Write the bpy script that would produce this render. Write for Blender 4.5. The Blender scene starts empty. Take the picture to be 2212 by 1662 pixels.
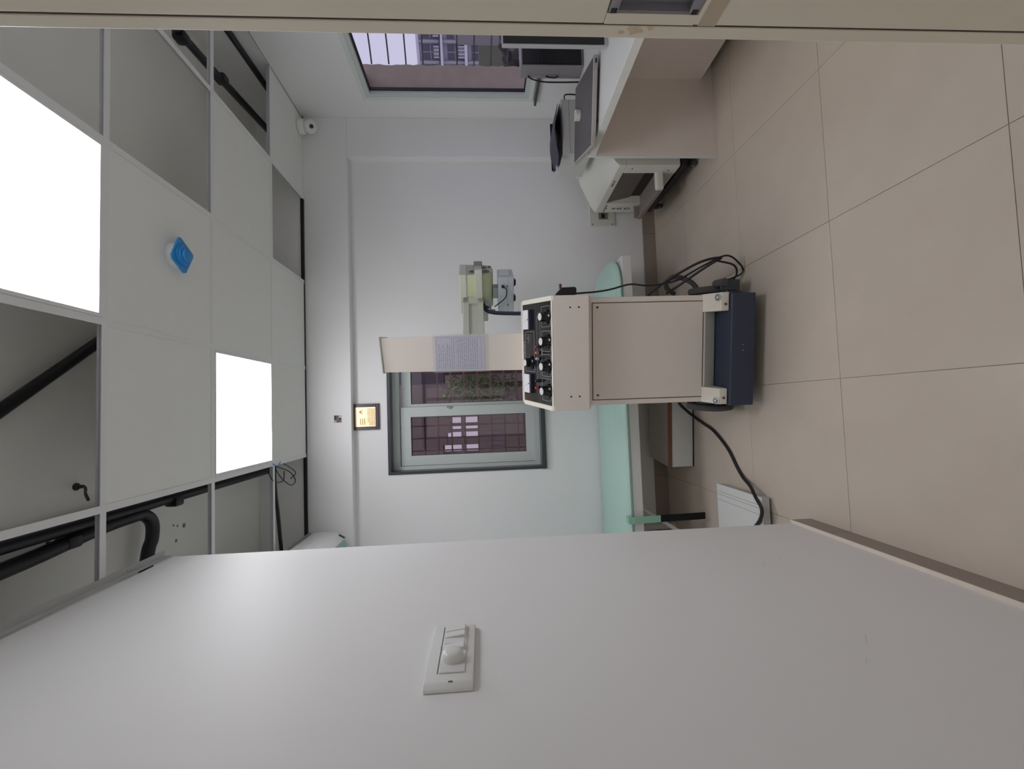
import bpy, bmesh, math, random
from mathutils import Vector, Matrix
random.seed(7)
PI = math.pi
SC = bpy.context.scene
COL = SC.collection

# ------------------------------------------------------------------ camera, sky, exposure
CAM_F, YAW, PITCH, ROLL, CAM_Z = 996.13, .05, .0652, -.0318, 1.336
cam = bpy.data.cameras.new('camera'); cam.sensor_fit = 'HORIZONTAL'; cam.sensor_width = 36
cam.lens = 36 * CAM_F / 2212; cam.clip_start = .02; cam.clip_end = 500
co = bpy.data.objects.new('camera', cam); COL.objects.link(co); SC.camera = co
fwd = Vector((math.sin(YAW) * math.cos(PITCH), math.cos(YAW) * math.cos(PITCH), -math.sin(PITCH)))
rt = Vector((math.cos(YAW), -math.sin(YAW), 0)); up = rt.cross(fwd)
r2 = math.cos(ROLL) * rt + math.sin(ROLL) * up; u2 = -math.sin(ROLL) * rt + math.cos(ROLL) * up
# the photograph lies on its side: its right is the room's down, its top the room's right
cx, cyy, cz = -u2, r2, -fwd
co.matrix_world = Matrix(((cx.x, cyy.x, cz.x, 0), (cx.y, cyy.y, cz.y, 0), (cx.z, cyy.z, cz.z, CAM_Z), (0, 0, 0, 1)))

w = bpy.data.worlds.new('overcast_sky'); SC.world = w; w.use_nodes = True
bg = w.node_tree.nodes['Background']
bg.inputs[0].default_value = (.80, .79, 1.0, 1); bg.inputs[1].default_value = .74
LED = 8.0
SC.cycles.max_bounces = 14; SC.cycles.diffuse_bounces = 10; SC.cycles.transparent_max_bounces = 12
vs = SC.view_settings
vs.view_transform = 'Standard'; vs.look = 'None'; vs.gamma = 1; vs.exposure = .30; vs.use_curve_mapping = False

# ------------------------------------------------------------------ helpers
def lin(c):
    return tuple((v / 255 / 12.92) if v / 255 <= .04045 else ((v / 255 + .055) / 1.055) ** 2.4 for v in c)
MATS = {}
def M(name, rgb, rough=.5, metal=0., var=.05, scale=25, bump=0., spec=.5, emit=0):
    if name in MATS: return MATS[name]
    m = bpy.data.materials.new(name); m.use_nodes = True; nt = m.node_tree; N = nt.nodes; L = nt.links
    b = N['Principled BSDF']; c = lin(rgb)
    b.inputs['Roughness'].default_value = rough; b.inputs['Metallic'].default_value = metal
    b.inputs['Specular IOR Level'].default_value = spec
    tc = N.new('ShaderNodeTexCoord'); nz = N.new('ShaderNodeTexNoise')
    nz.inputs['Scale'].default_value = scale; nz.inputs['Detail'].default_value = 4
    L.new(tc.outputs['Object'], nz.inputs['Vector'])
    mx = N.new('ShaderNodeMix'); mx.data_type = 'RGBA'
    mx.inputs[6].default_value = tuple(v * (1 - var) for v in c) + (1,)
    mx.inputs[7].default_value = tuple(min(1, v * (1 + var)) for v in c) + (1,)
    L.new(nz.outputs[0], mx.inputs[0]); L.new(mx.outputs[2], b.inputs['Base Color'])
    if bump:
        bp = N.new('ShaderNodeBump'); bp.inputs['Strength'].default_value = bump; bp.inputs['Distance'].default_value = .002
        n2 = N.new('ShaderNodeTexNoise'); n2.inputs['Scale'].default_value = scale * 8
        L.new(tc.outputs['Object'], n2.inputs['Vector']); L.new(n2.outputs[0], bp.inputs['Height']); L.new(bp.outputs[0], b.inputs['Normal'])
    if emit:
        b.inputs['Emission Color'].default_value = c + (1,); b.inputs['Emission Strength'].default_value = emit
    MATS[name] = m; return m
def glass(name, tint, gloss=.06):
    m = bpy.data.materials.new(name); m.use_nodes = True; nt = m.node_tree; N = nt.nodes; L = nt.links
    N.remove(N['Principled BSDF']); out = N['Material Output']
    t = N.new('ShaderNodeBsdfTransparent'); t.inputs[0].default_value = tint + (1,)
    g = N.new('ShaderNodeBsdfGlossy'); g.inputs['Roughness'].default_value = .02
    mx = N.new('ShaderNodeMixShader'); mx.inputs[0].default_value = gloss
    L.new(t.outputs[0], mx.inputs[1]); L.new(g.outputs[0], mx.inputs[2]); L.new(mx.outputs[0], out.inputs[0])
    return m

class B:
    """collects shapes, then links them as one mesh object"""
    def __init__(s, tf=None): s.v = []; s.f = []; s.tf = tf
    def raw(s, vs, fs, tf=None):
        o = len(s.v)
        t = tf if tf is not None else s.tf
        for p in vs:
            p = Vector(p); s.v.append(t @ p if t is not None else p)
        s.f += [[i + o for i in f] for f in fs]; return s
    def box(s, x0, x1, y0, y1, z0, z1, bev=0, seg=2, tf=None):
        x0, x1 = min(x0, x1), max(x0, x1); y0, y1 = min(y0, y1), max(y0, y1); z0, z1 = min(z0, z1), max(z0, z1)
        vs = [(x0, y0, z0), (x1, y0, z0), (x1, y1, z0), (x0, y1, z0), (x0, y0, z1), (x1, y0, z1), (x1, y1, z1), (x0, y1, z1)]
        fs = [[0, 3, 2, 1], [4, 5, 6, 7], [0, 1, 5, 4], [1, 2, 6, 5], [2, 3, 7, 6], [3, 0, 4, 7]]
        if not bev: return s.raw(vs, fs, tf)
        bm = bmesh.new(); bv = [bm.verts.new(p) for p in vs]
        for f in fs: bm.faces.new([bv[i] for i in f])
        bmesh.ops.bevel(bm, geom=bm.edges[:], offset=bev, segments=seg, profile=.5, affect='EDGES')
        bm.verts.index_update()
        s.raw([v.co.copy() for v in bm.verts], [[v.index for v in f.verts] for f in bm.faces], tf); bm.free(); return s
    def prism(s, poly, axis, lo, hi, tf=None, bev=0):
        def P(a, b, h): return {'x': (h, a, b), 'y': (a, h, b), 'z': (a, b, h)}[axis]
        n = len(poly)
        vs = [P(a, b, lo) for a, b in poly] + [P(a, b, hi) for a, b in poly]
        fs = [list(range(n))[::-1], list(range(n, 2 * n))] + [[i, (i + 1) % n, n + (i + 1) % n, n + i] for i in range(n)]
        bm = bmesh.new(); bv = [bm.verts.new(p) for p in vs]
        for f in fs: bm.faces.new([bv[i] for i in f])
        bmesh.ops.recalc_face_normals(bm, faces=bm.faces[:])
        if bev: bmesh.ops.bevel(bm, geom=bm.edges[:], offset=bev, segments=2, profile=.5, affect='EDGES')
        bm.verts.index_update()
        s.raw([v.co.copy() for v in bm.verts], [[v.index for v in f.verts] for f in bm.faces], tf); bm.free(); return s
    def lathe(s, prof, p0, d, n=20, tf=None):
        """prof: (radius, height along d)"""
        p0 = Vector(p0); d = Vector(d).normalized()
        a = d.orthogonal().normalized(); b = d.cross(a)
        vs = []; fs = []
        for r, h in prof:
            for k in range(n):
                t = 2 * PI * k / n; vs.append(p0 + d * h + (a * math.cos(t) + b * math.sin(t)) * max(r, 1e-5))
        for j in range(len(prof) - 1):
            for k in range(n):
                fs.append([j * n + k, j * n + (k + 1) % n, (j + 1) * n + (k + 1) % n, (j + 1) * n + k])
        fs.append(list(range(n))[::-1]); m = (len(prof) - 1) * n; fs.append(list(range(m, m + n)))
        return s.raw(vs, fs, tf)
    def cyl(s, p0, p1, r, n=16, tf=None, ch=0):
        d = Vector(p1) - Vector(p0); L = d.length
        pr = [(r, 0), (r, L)] if not ch else [(r - ch, 0), (r, ch), (r, L - ch), (r - ch, L)]
        return s.lathe(pr, p0, d, n, tf)
    def tube(s, pts, r, n=8, smooth=6, tf=None):
        pts = [Vector(p) for p in pts]
        if smooth and len(pts) > 2:
            q = [pts[0] * 2 - pts[1]] + pts + [pts[-1] * 2 - pts[-2]]; o = []
            for i in range(1, len(q) - 2):
                for k in range(smooth):
                    t = k / smooth; a, b, c, d = q[i - 1:i + 3]
                    o.append(.5 * ((2 * b) + (c - a) * t + (2 * a - 5 * b + 4 * c - d) * t * t + (3 * b - a - 3 * c + d) * t ** 3))
            pts = o + [pts[-1]]
        vs = []; fs = []; prev = None
        for i, p in enumerate(pts):
            d = (pts[min(i + 1, len(pts) - 1)] - pts[max(i - 1, 0)]).normalized()
            if prev is None: a = d.orthogonal().normalized()
            else:
                a = prev - d * prev.dot(d); a = a.normalized() if a.length > 1e-6 else d.orthogonal().normalized()
            prev = a; b = d.cross(a)
            for k in range(n):
                t = 2 * PI * k / n; vs.append(p + (a * math.cos(t) + b * math.sin(t)) * r)
        for i in range(len(pts) - 1):
            for k in range(n): fs.append([i * n + k, i * n + (k + 1) % n, (i + 1) * n + (k + 1) % n, (i + 1) * n + k])
        fs.append(list(range(n))[::-1]); m = (len(pts) - 1) * n; fs.append(list(range(m, m + n)))
        return s.raw(vs, fs, tf)
    def ring(s, x0, x1, y0, y1, z, wd, th, r=.01, tf=None):
        """rounded rectangular outline lying in a plane z"""
        def rr(i):
            o = []
            for (qx, qy, a0) in ((x1 - r, y1 - r, 0), (x0 + r, y1 - r, 90), (x0 + r, y0 + r, 180), (x1 - r, y0 + r, 270)):
                for k in range(4):
                    a = math.radians(a0 + 30 * k); o.append((qx + (r - i) * math.cos(a), qy + (r - i) * math.sin(a)))
            return o
        A = rr(0); Bq = rr(wd); n = len(A)
        vs = [(a, b, z + th) for a, b in A] + [(a, b, z + th) for a, b in Bq] + [(a, b, z) for a, b in A] + [(a, b, z) for a, b in Bq]
        fs = []
        for i in range(n):
            j = (i + 1) % n
            fs += [[i, j, n + j, n + i], [2 * n + i, 2 * n + j, j, i], [n + i, n + j, 3 * n + j, 3 * n + i]]
        return s.raw(vs, fs, tf)
    def mesh(s, name):
        me = bpy.data.meshes.new(name); me.from_pydata([tuple(p) for p in s.v], [], s.f); me.update()
        bm = bmesh.new(); bm.from_mesh(me); bmesh.ops.recalc_face_normals(bm, faces=bm.faces[:]); bm.to_mesh(me); bm.free()
        return me
    def obj(s, name, mat, parent=None, smooth=True, **k):
        me = s.mesh(name); me.materials.append(mat)
        if smooth:
            for p in me.polygons: p.use_smooth = True
            me.set_sharp_from_angle(angle=math.radians(35))
        return link(name, me, parent, **k)
def link(name, data, parent=None, label=None, cat=None, group=None, kind=None):
    o = bpy.data.objects.new(name, data); COL.objects.link(o)
    if parent is not None: o.parent = parent
    if label: o['label'] = label
    if cat: o['category'] = cat
    if group: o['group'] = group
    if kind: o['kind'] = kind
    return o
def thing(name, label, cat, loc=(0, 0, 0), rz=0, group=None):
    o = link(name, None, None, label, cat, group); o.location = loc; o.rotation_euler = (0, 0, rz); o.empty_display_size = .1
    return o
def child_of(o, p):
    """parent an object built in world coordinates to a placed Empty"""
    o.parent = p; o.matrix_parent_inverse = (Matrix.Translation(p.location) @ p.rotation_euler.to_matrix().to_4x4()).inverted(); return o
def text_mesh(name, body, size, mat, parent, tf, ext=.0006, **k):
    cu = bpy.data.curves.new(name, 'FONT'); cu.body = body; cu.size = size; cu.extrude = ext; cu.align_x = 'CENTER'; cu.align_y = 'CENTER'
    t = bpy.data.objects.new('text_source', cu); COL.objects.link(t)
    dg = bpy.context.evaluated_depsgraph_get(); dg.update()
    me = bpy.data.meshes.new_from_object(t.evaluated_get(dg)); bpy.data.objects.remove(t); bpy.data.curves.remove(cu)
    me.transform(tf); me.materials.clear(); me.materials.append(mat); me.name = name
    return link(name, me, parent, **k)

# ------------------------------------------------------------------ materials
wall_m = M('wall_paint', (234, 234, 234), .55, var=.012, scale=3, bump=.03)
slab_m = M('slab_paint', (244, 243, 238), .8, var=.03, scale=4, bump=.08)
tile_c = M('ceiling_tile_face', (236, 237, 232), .75, var=.015, scale=20, bump=.05)
tee_m = M('tee_white', (232, 233, 232), .4, var=.02)
galv = M('galvanised', (196, 198, 204), .5, .25, var=.08, scale=60)
skirt_m = M('skirting_tile', (150, 137, 127), .35, var=.05, scale=8)
cream = M('cream_enamel', (233, 225, 216), .38, var=.02, scale=8)
cream2 = M('cream_enamel_light', (232, 227, 214), .35, var=.02, scale=8)
black = M('black_plastic', (18, 17, 20), .35, var=.1)
rubber = M('rubber', (84, 80, 82), .75, var=.12, scale=40)
blue_m = M('slate_blue_enamel', (54, 62, 82), .42, var=.10, scale=30)
white_p = M('white_plastic', (232, 233, 231), .3, var=.01)
steel = M('steel', (175, 178, 180), .3, .9, var=.05)
screw_m = M('brass_screw', (110, 95, 70), .4, .8)
lam = M('laminate_beige', (232, 224, 217), .45, var=.04, scale=10)
lam_w = M('laminate_white', (224, 226, 223), .35, var=.02, scale=10)
pipe_m = M('black_conduit', (22, 20, 28), .4, var=.15)
granite = M('dark_granite', (62, 66, 70), .3, var=.2, scale=120)
alu = M('window_aluminium', (200, 208, 205), .4, var=.02)
mint = M('mint_vinyl', (184, 217, 206), .42, var=.03, scale=12, bump=.06)

def floor_mat():
    m = bpy.data.materials.new('floor_tile_polished'); m.use_nodes = True; nt = m.node_tree; N = nt.nodes; L = nt.links
    b = N['Principled BSDF']; b.inputs['Roughness'].default_value = .22; b.inputs['Specular IOR Level'].default_value = .35
    tc = N.new('ShaderNodeTexCoord'); a = N.new('ShaderNodeTexNoise'); a.inputs['Scale'].default_value = 6; a.inputs['Detail'].default_value = 6
    L.new(tc.outputs['Object'], a.inputs['Vector'])
    r = N.new('ShaderNodeValToRGB'); r.color_ramp.elements[0].color = lin((196, 184, 170)) + (1,); r.color_ramp.elements[1].color = lin((208, 197, 183)) + (1,)
    oi = N.new('ShaderNodeObjectInfo'); hs = N.new('ShaderNodeHueSaturation'); mr = N.new('ShaderNodeMapRange')
    mr.inputs[3].default_value = .97; mr.inputs[4].default_value = 1.03
    L.new(oi.outputs['Random'], mr.inputs[0]); L.new(mr.outputs[0], hs.inputs['Value'])
    L.new(a.outputs[0], r.inputs[0]); L.new(r.outputs[0], hs.inputs['Color']); L.new(hs.outputs[0], b.inputs['Base Color'])
    return m
floor_m = floor_mat()

# ------------------------------------------------------------------ the room
CEIL = 2.5475; SLAB = 2.87; YW = 3.34; XR = 2.119; XL = -.512; YC = 1.836; XL2 = -.985
# floor: grout bed and 600 mm tiles
fl = B().box(-1.2, XR, -1.6, YW, -.06, -.004).obj('floor', M('grout', (176, 164, 150), .8), kind='structure')
full = None
def tile_mesh(sx, sy):
    return B().box(0, sx, 0, sy, -.004, 0, .0007, 1).mesh('floor_tile')
for i in range(-3, 4):
    for j in range(-8, 4):
        x0, y0 = .0654 + .6 * i + .0008, 1.6379 + .6 * j + .0008
        x1, y1 = x0 + .5984, y0 + .5984
        cx0, cx1, cy0, cy1 = max(x0, -1.2), min(x1, XR), max(y0, -1.6), min(y1, YW)
        if cx1 - cx0 < .02 or cy1 - cy0 < .02: continue
        if (cx1 - cx0) > .596 and (cy1 - cy0) > .596:
            if full is None: full = tile_mesh(.5984, .5984); full.materials.append(floor_m)
            me = full
        else: me = tile_mesh(cx1 - cx0, cy1 - cy0); me.materials.append(floor_m)
        o = link('floor_tile', me, fl); o.location = (cx0, cy0, 0)

def wall_hole_y(x0, x1, y0, y1, z0, z1, hx0, hx1, hz0, hz1):
    return B().box(x0, hx0, y0, y1, z0, z1).box(hx1, x1, y0, y1, z0, z1).box(hx0, hx1, y0, y1, z0, hz0).box(hx0, hx1, y0, y1, hz1, z1)
HX0, HX1, HZ0, HZ1 = -.443, .475, .905, 2.01
wf = wall_hole_y(XL2 - .2, XR + .22, YW, YW + .2, 0, SLAB, HX0, HX1, HZ0, HZ1).obj('wall_far', wall_m, kind='structure', smooth=False)
B().box(XL2, XR, YW - .07, YW, 2.245, SLAB, .004, 2).obj('beam', wall_m, wf, smooth=False)
B().box(1.825, XR, YW - .07, YW, 0, 2.245, .004, 2).obj('column', wall_m, wf, smooth=False)
WY0, WY1, WZ0, WZ1 = 1.72, 3.035, .955, 2.045
wr = B().box(XR, XR + .14, .47, WY0, 0, SLAB).box(XR, XR + .14, WY1, YW, 0, SLAB).box(XR, XR + .14, WY0, WY1, 0, WZ0).box(XR, XR + .14, WY0, WY1, WZ1, SLAB).obj('wall_right', wall_m, kind='structure', smooth=False)
wl = B().box(-1.2, XL, -1.6, YC, 0, 2.508, .004, 2).obj('wall_left', wall_m, kind='structure', smooth=False)
B().box(XL2 - .2, XL2, YC, YW, 0, SLAB).obj('wall_alcove', wall_m, kind='structure', smooth=False)
B().box(-1.2, -1.18, -1.6, YC, 2.508, SLAB).obj('wall_plenum', wall_m, kind='structure', smooth=False)
B().box(.53, XR, .47, .58, 0, SLAB).box(XL, .53, .47, .58, 2.12, SLAB).box(-1.18, XL, .47, .58, 2.508, SLAB).obj('wall_door', wall_m, kind='structure', smooth=False)
B().box(-1.2, 1.75, -1.7, -1.6, 0, .12).box(-1.2, 1.75, -1.7, -1.6, 2.4, 2.65).obj('wall_back', wall_m, kind='structure', smooth=False)
w3 = link('added_window_3', None, kind='structure')  # unseen glazed front, added so sky light reaches the machine and desk
for x0, x1 in ((XL, .2), (.2, .92), (.92, 1.65)):
    q = B().box(x0, x0 + .03, -1.67, -1.63, .12, 2.4).box(x1 - .03, x1, -1.67, -1.63, .12, 2.4).box(x0 + .03, x1 - .03, -1.67, -1.63, .12, .16).box(x0 + .03, x1 - .03, -1.67, -1.63, 2.36, 2.4).obj('added_glazed_bay', alu, w3, smooth=False)
    B().box(x0 + .03, x1 - .03, -1.652, -1.648, .16, 2.36).obj('pane', glass('added_entrance_glass', (.98, .96, .84), .03), q, smooth=False)
B().box(1.65, 1.75, -1.6, .47, 0, 2.65).obj('wall_passage', wall_m, kind='structure', smooth=False)
B().box(-1.2, 1.75, -1.7, .47, CEIL, CEIL + .1).obj('ceiling_passage', wall_m, kind='structure', smooth=False)
B().box(XL2 - .2, XR + .22, .47, YW + .2, SLAB, SLAB + .15).obj('ceiling_slab', slab_m, kind='structure', smooth=False)

for y, z, l in ((.93, .56, .035), (.86, .62, .02), (1.42, .42, .05), (1.38, .50, .05)):
    B().raw([(XL + .0004, y, z), (XL + .0004, y + l, z - l * .8), (XL + .0004, y + l, z - l * .8 + .004), (XL + .0004, y, z + .003)], [[0, 1, 2, 3]]).obj('scuff_mark', M('scuff_grey', (223, 223, 224), .6), wl, smooth=False)
# skirting
bf = link('baseboard_far', None, kind='structure')
for k, (a, b) in enumerate([(XL2, -.53), (-.53, .07), (.07, .67), (.67, 1.27), (1.27, 1.823)]):
    B().box(a + .001, b - .001, YW - .012, YW, 0, .095, .0015, 1).obj('skirting_tile', skirt_m, bf, smooth=False)
bl = link('baseboard_left', None, kind='structure')
for a, b in [(-.16, .44), (.44, 1.04), (1.04, 1.64), (1.64, YC + .012)]:
    B().box(XL, XL + .012, a + .0008, b - .0008, 0, .088, .0015, 1).obj('skirting_tile', skirt_m, bl, smooth=False)
B().box(XL, XL + .0135, -.16, YC + .006, .088, .0905).obj('grout_edge', M('pale_grout', (224, 212, 198), .8), bl)
B().box(-.8, XL, YC, YC + .012, 0, .088, .0015, 1).obj('skirting_tile', skirt_m, bl, smooth=False)
br_ = link('baseboard_right', None, kind='structure')
for a, b in [(.6, 1.2), (1.2, 1.8), (1.8, 2.4), (2.4, 3.0), (3.0, 3.268)]:
    B().box(XR - .012, XR, a + .001, b - .001, 0, .095, .0015, 1).obj('skirting_tile', skirt_m, br_, smooth=False)

# suspended ceiling: tees, tiles, wall angles, black strips drawn as shadow gaps
GX = [-.8765, -.2765, .3235, .9235, 1.5235]; GY = [.962, 1.562, 2.162, 2.762]
ce = link('ceiling', None, kind='structure')
def tee(p0, p1):
    (x0, y0), (x1, y1) = p0, p1
    if abs(x1 - x0) > abs(y1 - y0):
        o = B().box(x0, x1, y0 - .012, y0 + .012, CEIL, CEIL + .0015).obj('ceiling_tee', tee_m, ce, smooth=False)
        B().box(x0, x1, y0 - .001, y0 + .001, CEIL + .0015, CEIL + .014).box(x0, x1, y0 - .0035, y0 + .0035, CEIL + .014, CEIL + .022).obj('tee_web', galv, o, smooth=False)
    else:
        o = B().box(x0 - .012, x0 + .012, y0, y1, CEIL - .0004, CEIL + .0011).obj('ceiling_tee', tee_m, ce, smooth=False)
        B().box(x0 - .001, x0 + .001, y0, y1, CEIL + .0015, CEIL + .014).box(x0 - .0035, x0 + .0035, y0, y1, CEIL + .014, CEIL + .022).obj('tee_web', galv if x0 < -.1 or x0 > 1 else tee_m, o, smooth=False)
for y in GY:
    tee((XL if y < YC else XL2, y), (XR, y))
for x in GX[1:]:
    ys = [.58] + GY + [YW - .07]
    for a, b in zip(ys[:-1], ys[1:]): tee((x, a + .012), (x, b - .012))
for a, b in zip([YC + .05, 2.162, 2.762], [2.162, 2.762, 3.27]): tee((GX[0], a + .012), (GX[0], b - .012))
TX = GX + [XR]
def ctile(c, r, gap=0):
    x0, x1 = TX[c], TX[c + 1]
    ys = [.58] + GY + [YW - .07]
    y0, y1 = ys[r], ys[r + 1]
    if c == 0 and r < 2: x0 = XL
    o = B().box(x0 + .004, x1 - .004, y0 + .004, y1 - .004 - gap, CEIL + .002, CEIL + .014, .001, 1).obj('ceiling_tile', tile_c, ce, smooth=False)
    return o
# columns 0..4 left to right, rows 0..4 near to far
for c, r, g in [(0, 0, 0), (2, 0, 0), (1, 2, 0), (2, 2, 0), (2, 3, 0), (3, 3, 0), (4, 4, 0), (1, 4, .014), (2, 4, .014)]:
    ctile(c, r, g)
B().box(XL2, 1.52, YW - .086, YW - .07, CEIL - .001, CEIL + .02).obj('wall_angle_or_shadow', black, ce, smooth=False)  # black strip painting in the shadow gap along the beam, no real angle
B().box(1.52, XR, YW - .09, YW - .07, CEIL - .001, CEIL + .001).obj('wall_angle_or_shadow', tee_m, ce, smooth=False)
B().box(XR - .018, XR, .58, YW - .07, CEIL - .001, CEIL + .0005).box(XR - .0015, XR, .58, YW - .07, CEIL, CEIL + .02).obj('wall_angle_or_shadow', tee_m, ce, smooth=False)
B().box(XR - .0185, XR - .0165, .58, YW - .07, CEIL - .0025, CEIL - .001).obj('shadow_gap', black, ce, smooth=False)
B().box(XL - .002, XL + .02, .58, YC + .01, CEIL - .001, CEIL + .001).box(XL - .002, XL, .58, YC + .01, CEIL - .026, CEIL).obj('wall_angle_or_shadow', M('angle_grey', (196, 197, 198), .5), ce, smooth=False)
B().box(XL + .005, XL + .012, 1.66, 1.72, CEIL - .004, CEIL + .02).obj('angle_cleat', galv, ce, smooth=False)

# lights set into the grid, and one added in the unseen passage
def led(cx_, cy_, label, w_=.596, k=1, nm='led_diffuser'):
    t = thing('ceiling_light', label, 'ceiling light', (cx_, cy_, CEIL), group='square led ceiling panels')
    h = w_ / 2
    B().box(-h, h, -h, -h + .012, -.001, .012).box(-h, h, h - .012, h, -.001, .012).box(-h, -h + .012, -h + .012, h - .012, -.001, .012).box(h - .012, h, -h + .012, h - .012, -.001, .012).obj('panel_frame', tee_m, t, smooth=False)
    B().box(-h + .012, h - .012, -h + .012, h - .012, .001, .005).obj('diffuser', M(nm, (250, 250, 255), .5, var=0, emit=LED * k), t, smooth=False)
    B().box(-h + .002, h - .002, -h + .002, h - .002, .012, .02).obj('back_plate', galv, t, smooth=False)
led(.6235, 1.262, 'large bright square ceiling light panel nearest the doorway, at the photo edge', .574)
led(.0235, 2.462, 'bright square ceiling light panel above the far window, near the hanging wires', .574)
led(.2, -.55, 'added square fill light panel in the unseen passage just behind the doorway', .574, 1.7, 'passage_fill_led')  # added behind the camera, extra bright to fill machine front and jamb

# ------------------------------------------------------------------ windows
# far window: granite lining, aluminium frame, two sliding sashes
w1 = link('window_1', None, kind='structure')
g = B()
g.box(HX0 - .004, HX0 + .016, YW - .008, YW + .19, HZ0 - .004, HZ1 + .004)
g.box(HX1 - .016, HX1 + .004, YW - .008, YW + .19, HZ0 - .004, HZ1 + .004)
g.box(HX0 + .016, HX1 - .016, YW - .006, YW + .19, HZ1 - .016, HZ1 + .004)
g.obj('granite_lining', granite, w1, smooth=False)
B().box(HX0 - .004, HX1 + .004, YW - .022, YW + .19, HZ0 - .018, HZ0 + .014, .002, 1).obj('granite_sill', granite, w1, smooth=False)
fx0, fx1, fz0, fz1 = HX0 + .016, HX1 - .016, HZ0 + .014, HZ1 - .016
f = B()
for (a, b, c, d) in ((fx0, fx0 + .026, fz0, fz1), (fx1 - .026, fx1, fz0, fz1), (fx0 + .026, fx1 - .026, fz0, fz0 + .03), (fx0 + .026, fx1 - .026, fz1 - .036, fz1)):
    f.box(a, b, YW + .085, YW + .165, c, d)
for (c, d) in ((fz0 + .03, fz0 + .042), (fz1 - .05, fz1 - .036)):
    f.box(fx0 + .026, fx1 - .026, YW + .085, YW + .092, c, d); f.box(fx0 + .026, fx1 - .026, YW + .122, YW + .127, c, d)
f.obj('window_frame', alu, w1, smooth=False)
tint = glass('tinted_glass', (.84, .80, .82), .05)
clear = glass('clear_glass', (.90, .89, .92), .03)
mesh_g = glass('insect_mesh_glass', (.76, .70, .72), .05)
def sash(x0, x1, z0, z1, y0, y1, sw, gl, nm):
    s = B()
    s.prism([(x0, z0), (x0 + sw, z0 + sw), (x0 + sw, z1 - sw), (x0, z1)], 'y', y0, y1)
    s.prism([(x1, z0), (x1 - sw, z0 + sw), (x1 - sw, z1 - sw), (x1, z1)], 'y', y0, y1)
    s.prism([(x0, z0), (x1, z0), (x1 - sw, z0 + sw), (x0 + sw, z0 + sw)], 'y', y0, y1)
    s.prism([(x0, z1), (x1, z1), (x1 - sw, z1 - sw), (x0 + sw, z1 - sw)], 'y', y0, y1)
    o = s.obj('sash', alu, w1, smooth=False)
    B().box(x0 + sw - .004, x1 - sw + .004, (y0 + y1) / 2 - .002, (y0 + y1) / 2 + .002, z0 + sw - .004, z1 - sw + .004).obj('pane', gl, o, smooth=False)
    gk = B(); t = .005
    for a, b, c, d in ((x0 + sw, x0 + sw + t, z0 + sw, z1 - sw), (x1 - sw - t, x1 - sw, z0 + sw, z1 - sw), (x0 + sw, x1 - sw, z0 + sw, z0 + sw + t), (x0 + sw, x1 - sw, z1 - sw - t, z1 - sw)):
        gk.box(a, b, y0 + .008, y1 - .008, c, d)
    gk.obj('gasket', rubber, o, smooth=False)
    return o
sL = sash(-.398, .026, .95, 1.935, YW + .093, YW + .121, .07, mesh_g, 'l')
sR = sash(-.02, .44, .95, 1.935, YW + .128, YW + .156, .07, tint, 'r')
B().box(.014, .026, YW + .083, YW + .093, 1.56, 1.60, .002, 1).box(.006, .034, YW + .079, YW + .085, 1.575, 1.585, .001, 1).obj('latch', steel, w1)
# grille outside the far window: flat horizontal bars and uprights
gr = thing('window_grille', 'rusty iron grille of horizontal bars outside the far window', 'grille', (0, YW + .25, 0))
iron = M('rusty_iron', (158, 132, 122), .7, var=.25, scale=40)
for k in range(12):
    z = .86 + .1025 * k
    B().box(-.5, .54, -.004, .004, z - .006, z + .006).obj('grille_bar', iron, gr, smooth=False)
for x in (-.5, -.31, -.215, -.12, .02, .30, .53):
    B().cyl((x, .008, .84), (x, .008, 2.06), .006, 8).obj('grille_upright', iron, gr)

# side window in the right wall
w2 = link('window_2', None, kind='structure')
f = B()
def fr(bd, x0, x1, y0, y1, z0, z1, wd):
    bd.box(x0, x1, y1 - wd, y1, z0, z1).box(x0, x1, y0, y0 + wd, z0, z1).box(x0, x1, y0 + wd, y1 - wd, z0, z0 + wd).box(x0, x1, y0 + wd, y1 - wd, z1 - wd, z1); return bd
fr(f, XR - .008, XR + .034, WY0, WY1, WZ0, WZ1, .028)
f.obj('window_frame', alu, w2, smooth=False)
fr(B(), XR + .014, XR + .033, WY0 + .028, WY1 - .028, WZ0 + .028, WZ1 - .028, .008).obj('gasket', black, w2, smooth=False)
B().box(XR + .022, XR + .026, WY0 + .034, WY1 - .034, WZ0 + .034, WZ1 - .034).obj('pane', clear, w2, smooth=False)
fr(B(), XR - .012, XR, WY0 - .03, WY1 + .03, WZ0 - .03, WZ1 + .03, .03).obj('plaster_margin', M('margin_paint', (218, 226, 220), .5), w2, smooth=False)
B().box(XR - .03, XR, 1.65, 3.09, .898, .914, .003, 1).obj('granite_sill', granite, w2, smooth=False)
rv = B(); plaster = M('raw_cement_plaster', (192, 175, 162), .9, var=.15, scale=14, bump=.3)
n = 40; pts = []
for k in range(n + 1):
    z = WZ0 - .02 + (WZ1 - WZ0 + .04) * k / n
    pts.append((XR + .208 + .006 * random.uniform(-1, 1), z))
rv.prism([(XR + .14, WZ0 - .02)] + pts + [(XR + .14, WZ1 + .02)], 'y', WY1 - .012, WY1 + .2)
rv.box(XR + .034, XR + .14, WY1 - .012, WY1 - .0005, WZ0, WZ1)
rv.obj('plaster_reveal', plaster, w2, smooth=False)
g2 = thing('side_window_grille', 'thin bowed grille bars outside the side window', 'grille', (XR + .18, 0, 0))
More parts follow.
